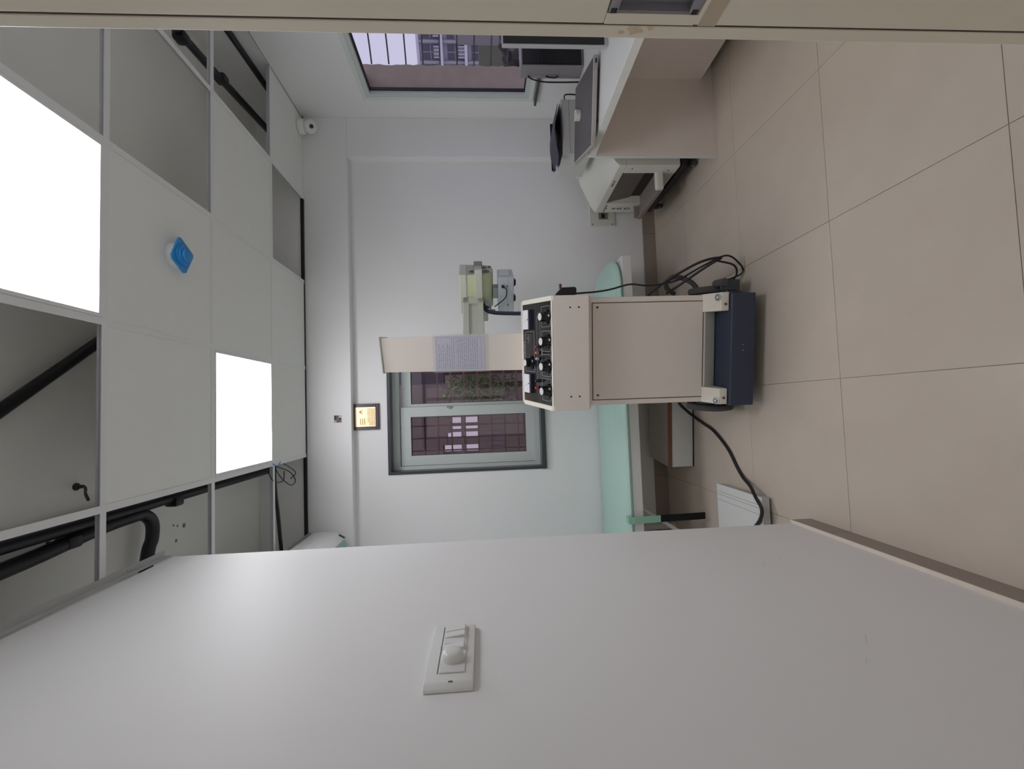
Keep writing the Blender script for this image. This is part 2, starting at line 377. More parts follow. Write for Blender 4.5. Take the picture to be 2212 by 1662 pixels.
for k in range(9):
    z = 2.0 - .114 * k
    B().tube([(-.02, 1.75, z), (.16, 1.80, z - .01), (.18, 2.4, z - .01), (.17, 2.75, z - .012), (.12, 2.93, z + .0), (.035, 3.03, z + .005)], .0055, 6).obj('grille_bar', M('grille_grey', (88, 88, 90), .6), g2)

# ------------------------------------------------------------------ outside
# neighbouring structure and planting behind the far window
nb = thing('neighbour_building', 'dark neighbouring wall with openings seen through the far window', 'building', (0, 6, 0))
dk = M('shaded_masonry', (154, 140, 138), .95, var=.2, scale=3)
xs = [-6, -.66, -.545, -.515, -.38, -.365, -.295, -.265, -.17, -.10, 6]
B().box(-4, -.56, 0, .3, -1, 3.2).box(-.10, 2.4, 0, .3, -1, 3.2).box(-.56, -.10, 0, .3, 1.86, 3.2).box(-.56, -.10, 0, .3, -1, 1.39).obj('wall', dk, nb, smooth=False)
for x0, x1 in ((-.455, -.365), (-.29, -.255), (-.215, -.175)):
    B().box(x0, x1, 0, .12, 1.39, 1.86).obj('post', dk, nb, smooth=False)
for z0, z1, x0, x1 in ((1.585, 1.62, -.56, -.10), (1.80, 1.86, -.455, -.10), (1.76, 1.8, -.30, -.1)):
    B().box(x0, x1, -.01, .12, z0, z1).obj('rail', dk, nb, smooth=False)
for x0, x1, z0, z1 in ((-.535, -.50, 1.06, 1.33), (-.46, -.43, 1.08, 1.30), (-.20, -.15, 1.05, 1.2), (-.33, -.30, 1.1, 1.28)):
    B().box(x0, x1, -.012, 0, z0, z1).obj('panel', M('pale_shutter', (150, 146, 158), .6), nb, smooth=False)
B().box(.24, 1.4, 4.2 - 6, 4.35 - 6, 1.68, 2.8).obj('canopy', M('dark_awning', (128, 122, 138), .9, var=.1), nb, smooth=False)
B().box(.42, .50, 4.3 - 6, 4.4 - 6, -1, 1.85).box(.33, 1.3, 4.38 - 6, 4.46 - 6, -1, 1.8).obj('side_wall', M('maroon_wall', (122, 84, 86), .95, var=.2, scale=6), nb, smooth=False)
def bush(name, label, c, r, n, leaf, rgb, seed, parent=None):
    rd = random.Random(seed); t = thing(name, label, 'shrub', (c[0], c[1], 0))
    B().tube([(0, 0, -.5), (.03, .02, c[2] * .5), (0, 0, c[2])], .03, 6).obj('stem', M('bark', (70, 58, 48), .9), t)
    b = B()
    for i in range(n):
        u = Vector((rd.gauss(0, 1), rd.gauss(0, 1), rd.gauss(0, 1))).normalized() * rd.uniform(.35, 1)
        p = Vector((u.x * r[0], u.y * r[1], c[2] + u.z * r[2]))
        q = Matrix.Rotation(rd.uniform(0, 6.3), 3, 'Z') @ Matrix.Rotation(rd.uniform(-1, 1), 3, 'X')
        s = leaf * rd.uniform(.6, 1.3)
        b.raw([p + q @ Vector(v) * s for v in ((0, -1, 0), (.38, 0, .1), (0, 1, 0), (-.38, 0, .1))], [[0, 1, 2], [0, 2, 3]])
    b.obj('foliage', M(name + '_leaf', rgb, .5, var=.35, scale=9), t, smooth=False, kind='stuff')
bush('leafy_shrub', 'dark green leafy shrub behind the far window grille', (.24, 5.15, 1.36), (.26, .25, .46), 900, .042, (150, 176, 122), 3)
B().box(-20, XR + 30, -20, 40, -1.2, -1.0).obj('ground_outside', M('outside_ground', (110, 105, 100), .95), kind='structure')

# view from the side window: apartment block, low wall, tree
ab = thing('apartment_block', 'grey apartment block with balconies seen through the side window', 'building', (40, 50, -1.2))
ab.rotation_euler = (0, 0, math.radians(-38))
con = M('grey_concrete_facade', (150, 148, 158), .9, var=.08, scale=2); dwin = M('dark_window', (74, 70, 86), .3, var=.2)
band = M('pale_band', (196, 194, 204), .9)
B().box(-12, 12, 0, 8, 0, 8.3).obj('wall', con, ab, smooth=False)
B().box(-12.2, 12.2, -.25, 8.2, 8.3, 8.6).obj('roof_edge', band, ab, smooth=False)
for fl_ in range(3):
    z = .7 + fl_ * 2.7
    for k in range(-6, 7):
        x = k * 1.9
        wn = B().box(x - .7, x + .7, -.05, .04, z, z + 1.8).obj('window', dwin, ab, smooth=False)
        B().box(x - .04, x + .04, -.09, -.05, z, z + 1.8).box(x - .7, x + .7, -.09, -.05, z + .9, z + .98).obj('pane_bar', con, wn, smooth=False)
        B().box(x - .55, x + .55, -.62, -.56, z - .1, z + .55).obj('balcony_rail', M('rail_grey', (120, 118, 130), .7), ab, smooth=False)
        for q in (-.5, -.17, .17, .5): B().box(x + q - .04, x + q + .04, -.66, -.6, z - .1, z + .6).obj('baluster', band, ab, smooth=False)
    B().box(-12, 12, -.7, 0, z - .42, z - .12).obj('balcony_slab', band, ab, smooth=False)
for k in range(-6, 8):
    B().box(k * 1.9 - 1.08, k * 1.9 - .82, -.4, 0, 0, 8.3).obj('pier', con, ab, smooth=False)
sh = thing('market_stalls', 'row of low shaded stalls below the apartment block', 'building', (11.4, 14.6, -2.6)); sh.rotation_euler = (0, 0, math.radians(-38))
B().box(-7, 7, 0, 2, 0, 2.6).obj('wall', M('stall_dark', (72, 72, 76), .9, var=.3, scale=1.5), sh, smooth=False)
B().box(-7, 7, -.3, .2, 2.3, 3.7).obj('hedge_screen', M('olive_screen', (112, 114, 98), .95, var=.15, scale=4), sh, smooth=False)
for k in range(-6, 7):
    B().box(k - .05, k + .05, -.2, -.05, 0, 2.3).obj('post', M('stall_post', (150, 148, 152), .8), sh, smooth=False)
    B().box(k + .2, k + .75, -.12, -.05, .3 + .2 * (k % 3), 1.0 + .3 * (k % 2)).obj('crate_front', M('stall_goods%d' % (k % 3), ((176, 112, 70), (96, 104, 84), (120, 116, 128))[k % 3], .8), sh, smooth=False)
tr = thing('forked_tree', 'dark forked tree trunk outside the side window', 'tree', (4.6, 5.85, -1))
dkb = M('dark_bark', (58, 52, 54), .95, var=.2)
B().tube([(0, .2, 0), (0, .22, .9), (0, .2, 1.45), (0, .12, 1.78), (0, -.02, 1.84)], .1, 8).obj('trunk', dkb, tr)
B().tube([(0, .05, 1.82), (0, -.14, 1.90), (0, -.26, 1.97), (0, -.4, 2.02)], .05, 8).obj('branch', dkb, tr)
B().tube([(0, .05, 1.80), (0, -.12, 1.74), (0, -.26, 1.67), (0, -.4, 1.62)], .05, 8).obj('branch', dkb, tr)
B().tube([(0, .3, 1.4), (0, .24, 1.66), (0, .26, 1.9), (0, .3, 2.0)], .06, 8).obj('branch', dkb, tr)
ou = thing('outdoor_unit', 'plain grey outdoor box on posts outside the side window', 'outdoor unit', (3.0, 3.0, -1))
B().box(0, .35, 0, .68, 2.1, 2.46, .01, 1).obj('casing', M('outdoor_unit_grey', (176, 174, 176), .7, var=.05), ou, smooth=False)
for x, y in ((.03, .04), (.03, .64), (.32, .04), (.32, .64)): B().box(x - .02, x + .02, y - .02, y + .02, 0, 2.1).obj('post', M('stall_post', (150, 148, 152), .8), ou, smooth=False)
B().box(5.2, 5.35, 4, 12, -1, .62).obj('boundary_wall', M('boundary_grey', (150, 148, 160), .9, var=.1), label='pale grey boundary wall behind the forked tree', cat='wall', smooth=False)

# ------------------------------------------------------------------ doorway
d1 = link('door_1', None, kind='structure')
jam = M('door_frame_paint', (236, 228, 208), .45, var=.035, scale=9)
B().box(.497, .535, .571, .592, 0, 2.12, .002, 2).obj('door_stop', jam, d1, smooth=False)
B().box(.4975, .535, .5692, .571, 0, 2.12).obj('joint', M('dark_joint', (90, 78, 68), .9), d1, smooth=False)
SZ0, SZ1 = 1.042, 1.162
B().box(.4972, .55, .47, .5692, 0, SZ0, .002, 2).box(.4972, .55, .47, .5692, SZ1, 2.12, .002, 2).box(.4972, .55, .553, .5692, SZ0, SZ1).box(.51, .55, .47, .553, SZ0, SZ1).obj('jamb', jam, d1, smooth=False)
B().box(-.512, .535, .47, .58, 2.12, 2.16).obj('head_jamb', jam, d1, smooth=False)
sb = B().box(.4985, .5095, .5495, .5525, SZ0 + .001, SZ1 - .001).box(.5085, .5099, .47, .5495, SZ0 + .001, SZ1 - .001).obj('strike_box', M('strike_grey', (150, 148, 156), .5, .2), d1, smooth=False)
B().box(.4968, .5085, .475, .5525, SZ1 - .014, SZ1 - .001, .002, 2).obj('strike_lip', M('strike_grey', (150, 148, 156)), sb)
B().box(.4968, .5085, .475, .5525, SZ0 + .001, SZ0 + .014, .002, 2).obj('strike_lip', M('strike_grey', (150, 148, 156)), sb)
for z in (SZ1 - .0075, SZ0 + .0075):
    B().box(.4962, .4968, .545, .5515, z - .004, z + .004).obj('screw_hole', black, sb, smooth=False)
B().box(.4966, .4972, .47, .5692, SZ0 - .03, SZ0 - .006).obj('tape_strip', M('masking_tape', (200, 186, 162), .7), d1, smooth=False)

st_ = B()
for dy, dz_, sc in ((0, 0, 1), (.004, .018, .45), (-.003, -.02, .4)):
    pp = [(.578 + dy + sc * .0065 * math.cos(a) * (1 + .35 * math.sin(3 * a)), 1.117 + dz_ + sc * .012 * math.sin(a) * (1 + .3 * math.cos(2 * a + 1))) for a in [k * PI / 9 for k in range(18)]]
    st_.raw([(.4968, a, b) for a, b in pp], [list(range(18))])
st_.obj('rust_stain', M('rust_brown', (222, 200, 166), .6, var=.15, scale=200), d1, smooth=False)

# ------------------------------------------------------------------ mobile x-ray unit
RX = math.radians(-8.59); PX = (-.027, 2.105, 0)
xr = thing('xray_machine', 'cream mobile x-ray machine with black control console and tall column', 'x-ray machine', PX, RX)
MX = Matrix.Translation(PX) @ Matrix.Rotation(RX, 4, 'Z')
base = B().box(0, .525, 0, .60, .06, .175, .003, 1).obj('base', blue_m, xr, smooth=False)
B().box(.527, .60, .13, .26, .075, .13, .003, 1).box(.55, .60, .12, .128, .07, .165, .001, 1).obj('foot_pedal', M('pedal_steel', (70, 80, 88), .4, .2, var=.1), base, smooth=False)
for x in (.26, .285):
    B().cyl((x, -.0015, .118), (x, 0, .118), .0018, 8).obj('rivet', white_p, base)
B().box(.006, .527, .12, .56, .237, .81, .003, 1).obj('cabinet', cream, xr, smooth=False)
sk = B()
sk.prism([(.122, .237), (.15, .178), (.54, .178), (.54, .237)], 'x', .03, .50)
sk.obj('cabinet_skirt', M('pale_green_enamel', (206, 208, 196), .4), xr, smooth=False)
dr = B().box(.034, .497, .117, .12, .254, .797, .001, 1).obj('service_door', M('cream_enamel_door', (228, 219, 210), .42, var=.02), xr, smooth=False)
q = B(); t = .004
for a, b, c, d in ((.030, .034, .25, .801), (.497, .501, .25, .801), (.034, .497, .25, .254), (.034, .497, .797, .801)): q.box(a, b, .1185, .12, c, d)
q.obj('door_gap', M('dark_gap', (86, 74, 66), .8), dr, smooth=False)
for x in (.055, .478): B().lathe([(.006, 0), (.006, .002), (.004, .003)], (x, .117, .775), (0, -1, 0), 12).obj('screw', screw_m, dr)
# corner brackets carrying the cabinet
for x0, x1, sx in ((.005, .08, .02), (.445, .53, .507)):
    b = B().prism([(.02, .178), (.135, .178), (.135, .255), (.118, .255), (.02, .215)], 'x', x0, x1, bev=.002).obj('corner_bracket', cream2, xr, smooth=False)
    nv = Vector((0, -.41, .91)).normalized(); pc = Vector((sx, .035, .2225))
    B().lathe([(.017, 0), (.017, .003), (.009, .004), (.009, .01), (.006, .012)], pc, nv, 14).obj('bolt', steel, b)
    B().lathe([(.006, 0), (.006, .004), (.004, .005)], (x0 + .03, .02, .195), (0, -1, 0), 8).obj('small_bolt', screw_m, b)
    B().cyl((x0 + .035, .119, .243), (x0 + .035, .113, .243), .0025, 8).obj('rivet', galv, b)
# wheels
def wheel(x, y, r, wd, par, nm):
    o = B().lathe([(r - .02, 0), (r - .004, .004), (r, wd * .35), (r, wd * .65), (r - .004, wd - .004), (r - .02, wd)], (x, y, r), (1, 0, 0), 28).obj(nm, rubber, par)
    B().lathe([(r * .55, -.004), (r * .6, 0), (r * .6, wd), (r * .55, wd + .004)], (x, y, r), (1, 0, 0), 20).obj('hub', galv, o)
wheel(-.062, .30, .118, .036, xr, 'wheel'); wheel(.543, .30, .118, .036, xr, 'wheel')
B().cyl((-.03, .30, .118), (.545, .30, .118), .012, 12).obj('axle', galv, xr)
wheel(.08, .14, .03, .02, xr, 'caster_wheel'); wheel(.42, .14, .03, .02, xr, 'caster_wheel')
for x in (.075, .415): B().box(x, x + .03, .12, .16, .045, .0605).obj('caster_fork', galv, xr, smooth=False)
# cable drum bundle and grip on the right flank
B().cyl((.585, .10, .155), (.585, .19, .155), .02, 14, ch=.003).obj('pedal_roller', rubber, xr)
cb = M('dark_cable', (38, 33, 38), .5, var=.1)
B().tube([(.56, .40, .28), (.585, .36, .335), (.62, .33, .35), (.64, .31, .31), (.615, .30, .24), (.58, .3, .2)], .013, 8).obj('coiled_hose', rubber, xr)
B().tube([(.53, .38, .44), (.57, .34, .42), (.64, .27, .33), (.70, .21, .22), (.715, .19, .13), (.69, .20, .17), (.65, .26, .22), (.60, .32, .28), (.56, .38, .33)], .0065, 7).obj('cable_loop', cb, xr)
B().tube([(.70, .19, .15), (.68, .2, .06), (.64, .22, .03), (.60, .22, .06), (.585, .25, .1)], .005, 7).obj('cable_tail', cb, xr)
# console
con_b = B()
con_b.prism([(.02, .838), (.02, 1.005), (.30, 1.115), (.42, 1.115), (.42, .812), (.10, .812)], 'x', 0, .53, bev=.003)
cons = con_b.obj('console', cream, xr, smooth=False)
for x in (.055, .098, .425, .468):
    pass
for x in (.065, .475):
    for z in (.925, .885):
        B().lathe([(.0042, 0), (.004, .0015), (.0015, .002)], (x - .0 if x < .2 else x, .0203, z), (0, -1, 0), 10).obj('screw', black, cons)
# sloping control panel: local frame with x across, y up the slope, z out of it
sa = math.atan2(.11, .28)
TS = Matrix.Translation((0, .02, 1.005)) @ Matrix.Rotation(sa, 4, 'X')
SL = .3008
B(TS).box(.0, .022, .006, SL - .002, -.004, .0035, .001, 1).box(.508, .53, .006, SL - .002, -.004, .0035, .001, 1).box(.022, .508, .0, .012, -.004, .0035, .001, 1).obj('panel_surround', cream2, cons, smooth=False)
panel_m = M('glossy_black_panel', (34, 33, 36), .12, var=.05)
cp_ = B(TS).box(.022, .508, .013, SL - .003, -.003, .002, .0008, 1).obj('control_panel', panel_m, xr, smooth=False)
pl_ = M('panel_print', (176, 176, 180), .5)
out = B(TS)
for a, b, c, d in ((.39, .487, .02, .105), (.276, .372, .02, .105), (.158, .262, .02, .105), (.042, .148, .02, .105), (.172, .372, .18, .275)):
    out.ring(a, b, c, d, .002, .0014, .0004, .008)
for y in (.118, .150):
    out.box(.10, .44, y, y + .001, .002, .0024)
for x in (.10, .44): out.box(x, x + .001, .118, .151, .002, .0024)
out.obj('printed_lines', pl_, cp_, smooth=False)
tk = B(TS)
for (kx, ky) in ((.437, .058), (.323, .058), (.207, .058), (.091, .058), (.219, .222)):
    for a in range(0, 360, 24):
        if 60 < a < 120: continue
        r0, r1 = .031, .036 if a % 48 else .038
        ca, sa_ = math.cos(math.radians(a)), math.sin(math.radians(a)); px, py = -sa_ * .0007, ca * .0007
        tk.raw([(kx + ca * r0 + px, ky + sa_ * r0 + py, .0025), (kx + ca * r0 - px, ky + sa_ * r0 - py, .0025), (kx + ca * r1 - px, ky + sa_ * r1 - py, .0025), (kx + ca * r1 + px, ky + sa_ * r1 + py, .0025)], [[0, 1, 2, 3]])
tk.obj('dial_ticks', M('panel_tick', (140, 140, 146), .5), cp_, smooth=False)
knob_m = M('black_knob', (16, 15, 17), .18, var=.05)
for (kx, ky) in ((.437, .05), (.323, .046), (.207, .047), (.091, .046), (.219, .212)):
    k = B(TS).lathe([(.033, 0), (.033, .006), (.026, .010), (.0225, .014), (.0225, .034), (.021, .038)], (kx, ky, .002), (0, 0, 1), 24).obj('knob', knob_m, xr)
    B(TS).lathe([(.0172, 0), (.0172, .0012), (.0155, .0018)], (kx, ky, .040), (0, 0, 1), 20).obj('knob_cap', M('knob_cap_white', (214, 214, 214), .4), k)
for x0, x1 in ((.065, .163), (.381, .481)):
    mtr = B(TS).box(x0, x1, .200, .262, .002, .019, .002, 2).obj('meter', M('meter_case', (60, 60, 80), .25), xr, smooth=False)
    B(TS).box(x0 + .003, x1 - .003, .206, .260, .019, .0212).obj('meter_face', M('meter_face_white', (226, 226, 228), .3), mtr, smooth=False)
    B(TS).cyl(((x0 + x1) / 2, .212, .0212), ((x0 + x1) / 2, .212, .0226), .0035, 10).obj('zero_screw', black, mtr)
    nd = B(TS); a = math.radians(115); cxm = (x0 + x1) / 2
    nd.raw([(cxm - .0005, .214, .0216), (cxm + .0005, .214, .0216), (cxm + .035 * math.cos(a) + .0005, .214 + .04 * math.sin(a), .0216), (cxm + .035 * math.cos(a) - .0005, .214 + .04 * math.sin(a), .0216)], [[0, 1, 2, 3]])
    nd.obj('needle', black, mtr, smooth=False)
for kx, ky, rgb, nm in ((.299, .118, (150, 60, 58), 'red'), (.270, .118, (206, 132, 74), 'amber'), (.241, .117, (190, 190, 196), 'clear'), (.10, .128, (214, 66, 48), 'bright_red'), (.133, .128, (26, 70, 52), 'green')):
    l = B(TS).lathe([(.0085, 0), (.0085, .01), (.007, .012)], (kx, ky, .002), (0, 0, 1), 16).obj('lamp_holder', black, xr)
    B(TS).lathe([(.0075, 0), (.0075, .008), (.006, .014), (.003, .016)], (kx, ky, .014), (0, 0, 1), 16).obj('lamp_lens', M('lens_' + nm, rgb, .25), l)
for i, (a, b) in enumerate(((.345, .27), (.335, .25))):
    pass
lg = B(TS)
for a in (20, 75, 160):
    ca, s_ = math.cos(math.radians(a)), math.sin(math.radians(a))
    lg.raw([(.335 - s_ * .0008, .235 + ca * .0008, .0026), (.335 + s_ * .0008, .235 - ca * .0008, .0026), (.335 + s_ * .0008 + ca * .022, .235 - ca * .0008 + s_ * .022, .0026), (.335 - s_ * .0008 + ca * .022, .235 + ca * .0008 + s_ * .022, .0026)], [[0, 1, 2, 3]])
for k in range(9):
    lg.box(.225 + k * .0115, .225 + k * .0115 + (.006 if k % 3 else .009), .281, .286, .002, .0026)
lg.obj('panel_emblem', pl_, cp_, smooth=False)
B(TS).box(.262, .285, .098, .108, .002, .003).obj('name_strip', M('strip_grey', (150, 150, 152), .5), cp_, smooth=False)
# column, arm and tube head
col = B()
col.prism([(.165, .60), (.375, .60), (.36, 1.862), (.178, 1.850)], 'y', .40, .58, bev=.002)
col_o = col.obj('column', cream, xr, smooth=False)
B().prism([(.173, 1.850), (.365, 1.862), (.365, 1.868), (.173, 1.856)], 'y', .392, .588).obj('column_cap', M('cap_grey_green', (170, 172, 160), .5), col_o, smooth=False)
B().box(.155, .395, .38, .60, .24, .60).obj('column_foot', cream, col_o, smooth=False)
pale = M('pale_green_grey', (206, 210, 196), .4, var=.03); pale_y = M('pale_lime_enamel', (206, 214, 178), .38, var=.03)
ang = math.atan2(.25, .27)
TA = Matrix.Translation((.345, .50, 0)) @ Matrix.Rotation(ang, 4, 'Z')
al = .345
arm = B(TA).box(0, al, -.03, .03, 1.312, 1.345, .004, 2).box(0, al, -.03, .03, 1.395, 1.43, .004, 2).box(0, al, -.012, .03, 1.345, 1.395).box(al - .09, al, -.03, .03, 1.312, 1.43, .004, 2).obj('arm', pale, xr, smooth=False)
TH = Matrix.Translation((.645, .76, 0)) @ Matrix.Rotation(math.radians(-27), 4, 'Z')
hp = [(-.09, 1.405)] + [(.09 * -math.cos(t), 1.335 - .085 * math.sin(t)) for t in [PI * k / 16 for k in range(17)]] + [(.09, 1.405)]
hd = B(TH).prism(hp, 'x', -.10, .115).obj('tube_head', pale_y, xr)
B(TH).prism([(a, b) for a, b in hp], 'x', .115, .118).obj('end_plate', M('end_plate_grey', (186, 190, 178), .45), hd, smooth=False)
B(TH).box(-.12, .12, -.094, .094, 1.405, 1.448, .004, 2).obj('head_lid', pale, hd, smooth=False)
st = B(TH)
st.box(-.105, .125, -.102, -.092, 1.315, 1.358, .002, 1).box(.122, .15, -.102, -.05, 1.315, 1.358, .002, 1).box(.14, .15, -.07, .05, 1.318, 1.355, .002, 1)
st.obj('yoke', pale, hd, smooth=False)
B(TH).box(.128, .16, -.03, .03, 1.312, 1.362, .003, 1).obj('yoke_clamp', M('clamp_grey', (140, 140, 134), .5), hd, smooth=False)
for y, z, r in ((-.045, 1.375, .02), (-.04, 1.292, .022), (.03, 1.30, .012), (.04, 1.27, .01)):
    s_ = B(TH).lathe([(r, 0), (r, .004), (r * .8, .006)], (.118, y, z), (1, 0, 0), 16).obj('socket', M('socket_grey', (128, 128, 120), .4), hd)
    B(TH).cyl((.123, y, z), (.1255, y, z), r * .5, 12).obj('socket_core', black, s_)
B(TH).box(-.165, -.085, -.112, -.075, 1.285, 1.385, .005, 2).obj('fork_block', M('fork_grey', (190, 194, 182), .4), hd, smooth=False)
B(TH).box(-.085, -.06, -.112, -.09, 1.27, 1.31, .003, 2).box(-.12, -.10, -.105, -.08, 1.24, 1.29, .003, 1).obj('latch_lever', steel, hd, smooth=False)
B(TH).box(-.125, -.108, -.0955, -.094, 1.41, 1.428).obj('slot', black, hd, smooth=False)
B(TH).cyl((-.09, -.08, 1.27), (-.09, -.092, 1.27), .005, 10).obj('bolt', black, hd)
# collimator
TC = Matrix.Translation((.638, .76, 0)) @ Matrix.Rotation(math.radians(-24), 4, 'Z')
bluegrey = M('pale_blue_grey_enamel', (190, 200, 206), .4, var=.02)
col_m = B(TC).box(-.115, .10, -.08, .08, 1.13, 1.222, .004, 2).obj('collimator', bluegrey, xr, smooth=False)
B(TC).box(.10, .108, -.055, .055, 1.155, 1.215, .002, 1).obj('collimator_plate', M('plate_silver', (206, 210, 214), .35), col_m, smooth=False)
for x in (-.035, .06):
    B(TC).prism([(x - .022, 1.13), (x + .022, 1.13), (x + .016, 1.118), (x - .01, 1.118)], 'y', -.07, -.04).obj('shutter_knob', black, col_m, smooth=False)
B(TC).box(-.04, .02, -.045, .045, 1.222, 1.252, .003, 1).obj('neck', M('neck_grey', (160, 164, 160), .5), col_m, smooth=False)
for x, z in ((.045, 1.17), (-.07, 1.165)): B(TC).cyl((x, -.0802, z), (x, -.083, z), .004, 10).obj('screw', black, col_m)
B(TC).box(-.115, .10, -.0806, -.08, 1.166, 1.1675).obj('seam', M('seam_grey', (150, 160, 168)), col_m, smooth=False)
B(TC).cyl((.045, -.08, 1.195), (.045, -.09, 1.195), .009, 12).obj('cable_gland', black, col_m)
B(TC).tube([(.045, -.088, 1.195), (.03, -.10, 1.175), (-.01, -.115, 1.15 + .03), (-.045, -.11, 1.215), (-.075, -.09, 1.245)], .0032, 7).obj('thin_cable', black, col_m)
ht = B().tube([(.535, .68, 1.285), (.512, .66, 1.298), (.492, .63, 1.25), (.484, .60, 1.15), (.478, .57, 1.05), (.45, .5, .98)], .0115, 10).obj('high_voltage_cable', M('navy_cable', (34, 34, 62), .45), xr)
B().cyl((.552, .665, 1.285), (.527, .695, 1.30), .018, 14, ch=.003).obj('cable_clamp', steel, ht)
# hand switch hanging on the console side with its cord
hs = thing('hand_switch', 'black exposure hand switch with red button hanging on the console side', 'hand switch', PX, RX)
B().prism([(.533, .99), (.551, .975), (.566, .957), (.568, .90), (.562, .892), (.533, .892)], 'y', .03, .062, bev=.003).obj('grip', black, hs, smooth=False)
B().cyl((.56, .046, .963), (.583, .046, .965), .0065, 12, ch=.001).obj('button', M('dark_red_button', (92, 34, 40), .35), hs)
B().tube([(.54, .06, .893), (.545, .09, .85), (.552, .12, .78), (.562, .12, .71), (.583, .11, .62), (.575, .10, .55), (.577, .10, .49), (.60, .12, .38), (.64, .14, .30), (.68, .15, .22), (.72, .16, .12), (.69, .19, .04), (.64, .2, .012), (.6, .23, .1)], .0045, 7).obj('cord', black, hs)
# notice in a plastic sleeve taped on the column
nt = thing('notice_sheet', 'printed notice sheet in a clear sleeve taped to the column', 'notice', PX, RX)
def plastic():
    m = bpy.data.materials.new('clear_sleeve'); m.use_nodes = True; N = m.node_tree.nodes; L = m.node_tree.links
    b = N['Principled BSDF']; b.inputs['Base Color'].default_value = (.66, .66, .74, 1); b.inputs['Roughness'].default_value = .15
    t = N.new('ShaderNodeBsdfTransparent'); mx = N.new('ShaderNodeMixShader'); mx.inputs[0].default_value = .14
    L.new(t.outputs[0], mx.inputs[1]); L.new(b.outputs[0], mx.inputs[2]); L.new(mx.outputs[0], N['Material Output'].inputs[0]); return m
B().box(.178, .362, .3972, .3985, 1.318, 1.578).obj('paper', M('notice_paper', (214, 213, 226), .6, var=.03, scale=12), nt, smooth=False)
pr = B(); ink = M('notice_ink', (140, 138, 154), .7); rd = random.Random(5)
for a, b, c, d in ((.186, .354, 1.569, 1.5705), (.186, .354, 1.333, 1.3345), (.186, .1872, 1.333, 1.57), (.3528, .354, 1.333, 1.57)): pr.box(a, b, .3968, .3972, c, d)
for k in range(19):
    z = 1.556 - k * .0112
    if k == 8: pr.box(.19, .35, .3968, .3972, z, z + .001); continue
    x = .192
    while x < .345:
        l = rd.uniform(.006, .03)
        if k < 6 and x > .30: break
        pr.box(x, min(x + l, .348), .3968, .3972, z, z + .0027); x += l + rd.uniform(.003, .006)
pr.obj('print', ink, nt, smooth=False)
B().box(.168, .372, .3955, .3964, 1.296, 1.592).obj('sleeve', plastic(), nt, smooth=False)
# mains lead across the floor
ml = [(.10, 2.74, .16), (.0, 2.82, .11), (-.055, 2.83, .06), (-.10, 2.80, .02), (-.135, 2.72, .0095), (-.177, 2.592, .009), (-.266, 2.45, .009), (-.356, 2.368, .009), (-.402, 2.31, .012), (-.43, 2.22, .03), (-.47, 2.13, .058), (-.51, 2.085, .062), (-.56, 2.10, .062), (-.62, 2.16, .062), (-.75, 2.3, .062)]
B().tube(ml, .0085, 8).obj('mains_lead', cb, label='thick black power lead running across the floor over the white platform', cat='cable')

# ------------------------------------------------------------------ examination couch
bed = thing('examination_couch', 'low white-framed examination couch with mint green mattress under the window', 'bed', (0, 0, 0))
BX0, BX1, BY0, BY1 = -.975, .905, 2.72, 3.30
def rpoly(x0, x1, y0, y1, r0, r1, n=8):
    o = []
    for qx, qy, a0, r in ((x1 - r1, y1 - r1, 0, r1), (x0 + r0, y1 - r0, 90, r0), (x0 + r0, y0 + r0, 180, r0), (x1 - r1, y0 + r1, 270, r1)):
        for k in range(n + 1): a = math.radians(a0 + 90 * k / n); o.append((qx + r * math.cos(a), qy + r * math.sin(a)))
    return o
mt = B(); prof = [(.012, .464), (0, .472), (-.004, .482), (.002, .494), (.012, .500)]
rings = [rpoly(BX0 + i, BX1 + .01 - i, BY0 - .012 + i, BY1 + .01 - i, .04, .2) for i, z in prof]; nn = len(rings[0])
mt.raw([(x, y, prof[j][1]) for j, rg in enumerate(rings) for x, y in rg], [[j * nn + k, j * nn + (k + 1) % nn, (j + 1) * nn + (k + 1) % nn, (j + 1) * nn + k] for j in range(len(prof) - 1) for k in range(nn)] + [list(range(nn))[::-1], list(range((len(prof) - 1) * nn, len(prof) * nn))])
mat_o = mt.obj('mattress', mint, bed)
B().tube([(x, y, .482) for x, y in rpoly(BX0 - .004, BX1 + .014, BY0 - .016, BY1 + .012, .044, .204)][:], .004, 6, 0).obj('piping', mint, mat_o)
B().box(BX0, BX1, BY0, BY0 + .03, .402, .462, .003, 1).obj('front_rail', lam_w, bed, smooth=False)
B().box(BX0, BX1, BY1 - .03, BY1, .402, .462, .003, 1).obj('rear_rail', lam_w, bed, smooth=False)
B().box(BX1 - .03, BX1, BY0 + .03, BY1 - .03, .402, .462, .003, 1).obj('end_rail', lam_w, bed, smooth=False)
B().box(BX0, BX0 + .03, BY0 + .03, BY1 - .03, .402, .462, .003, 1).obj('end_rail', lam_w, bed, smooth=False)
B().box(BX0 + .03, BX1 - .03, BY0 + .03, BY1 - .03, .445, .462).obj('deck', lam, bed, smooth=False)
for x in (BX0 + .1, .45):
    for y in (BY0 + .05, BY1 - .06):
        B().box(x - .018, x + .018, y - .018, y + .018, 0, .392, .002, 1).obj('leg', lam_w, bed, smooth=False)
B().tube([(-.86, 2.78, .06), (-.66, 3.0, .36)], .012, 8, 0).obj('brace', lam_w, bed)
B().box(-.70, -.66, 2.98, 3.06, .30, .39, .002, 1).obj('brace_plate', lam_w, bed, smooth=False)
sp = thing('couch_strap', 'green and black strap hanging over the front rail of the couch', 'strap', (-.685, 2.70, 0))
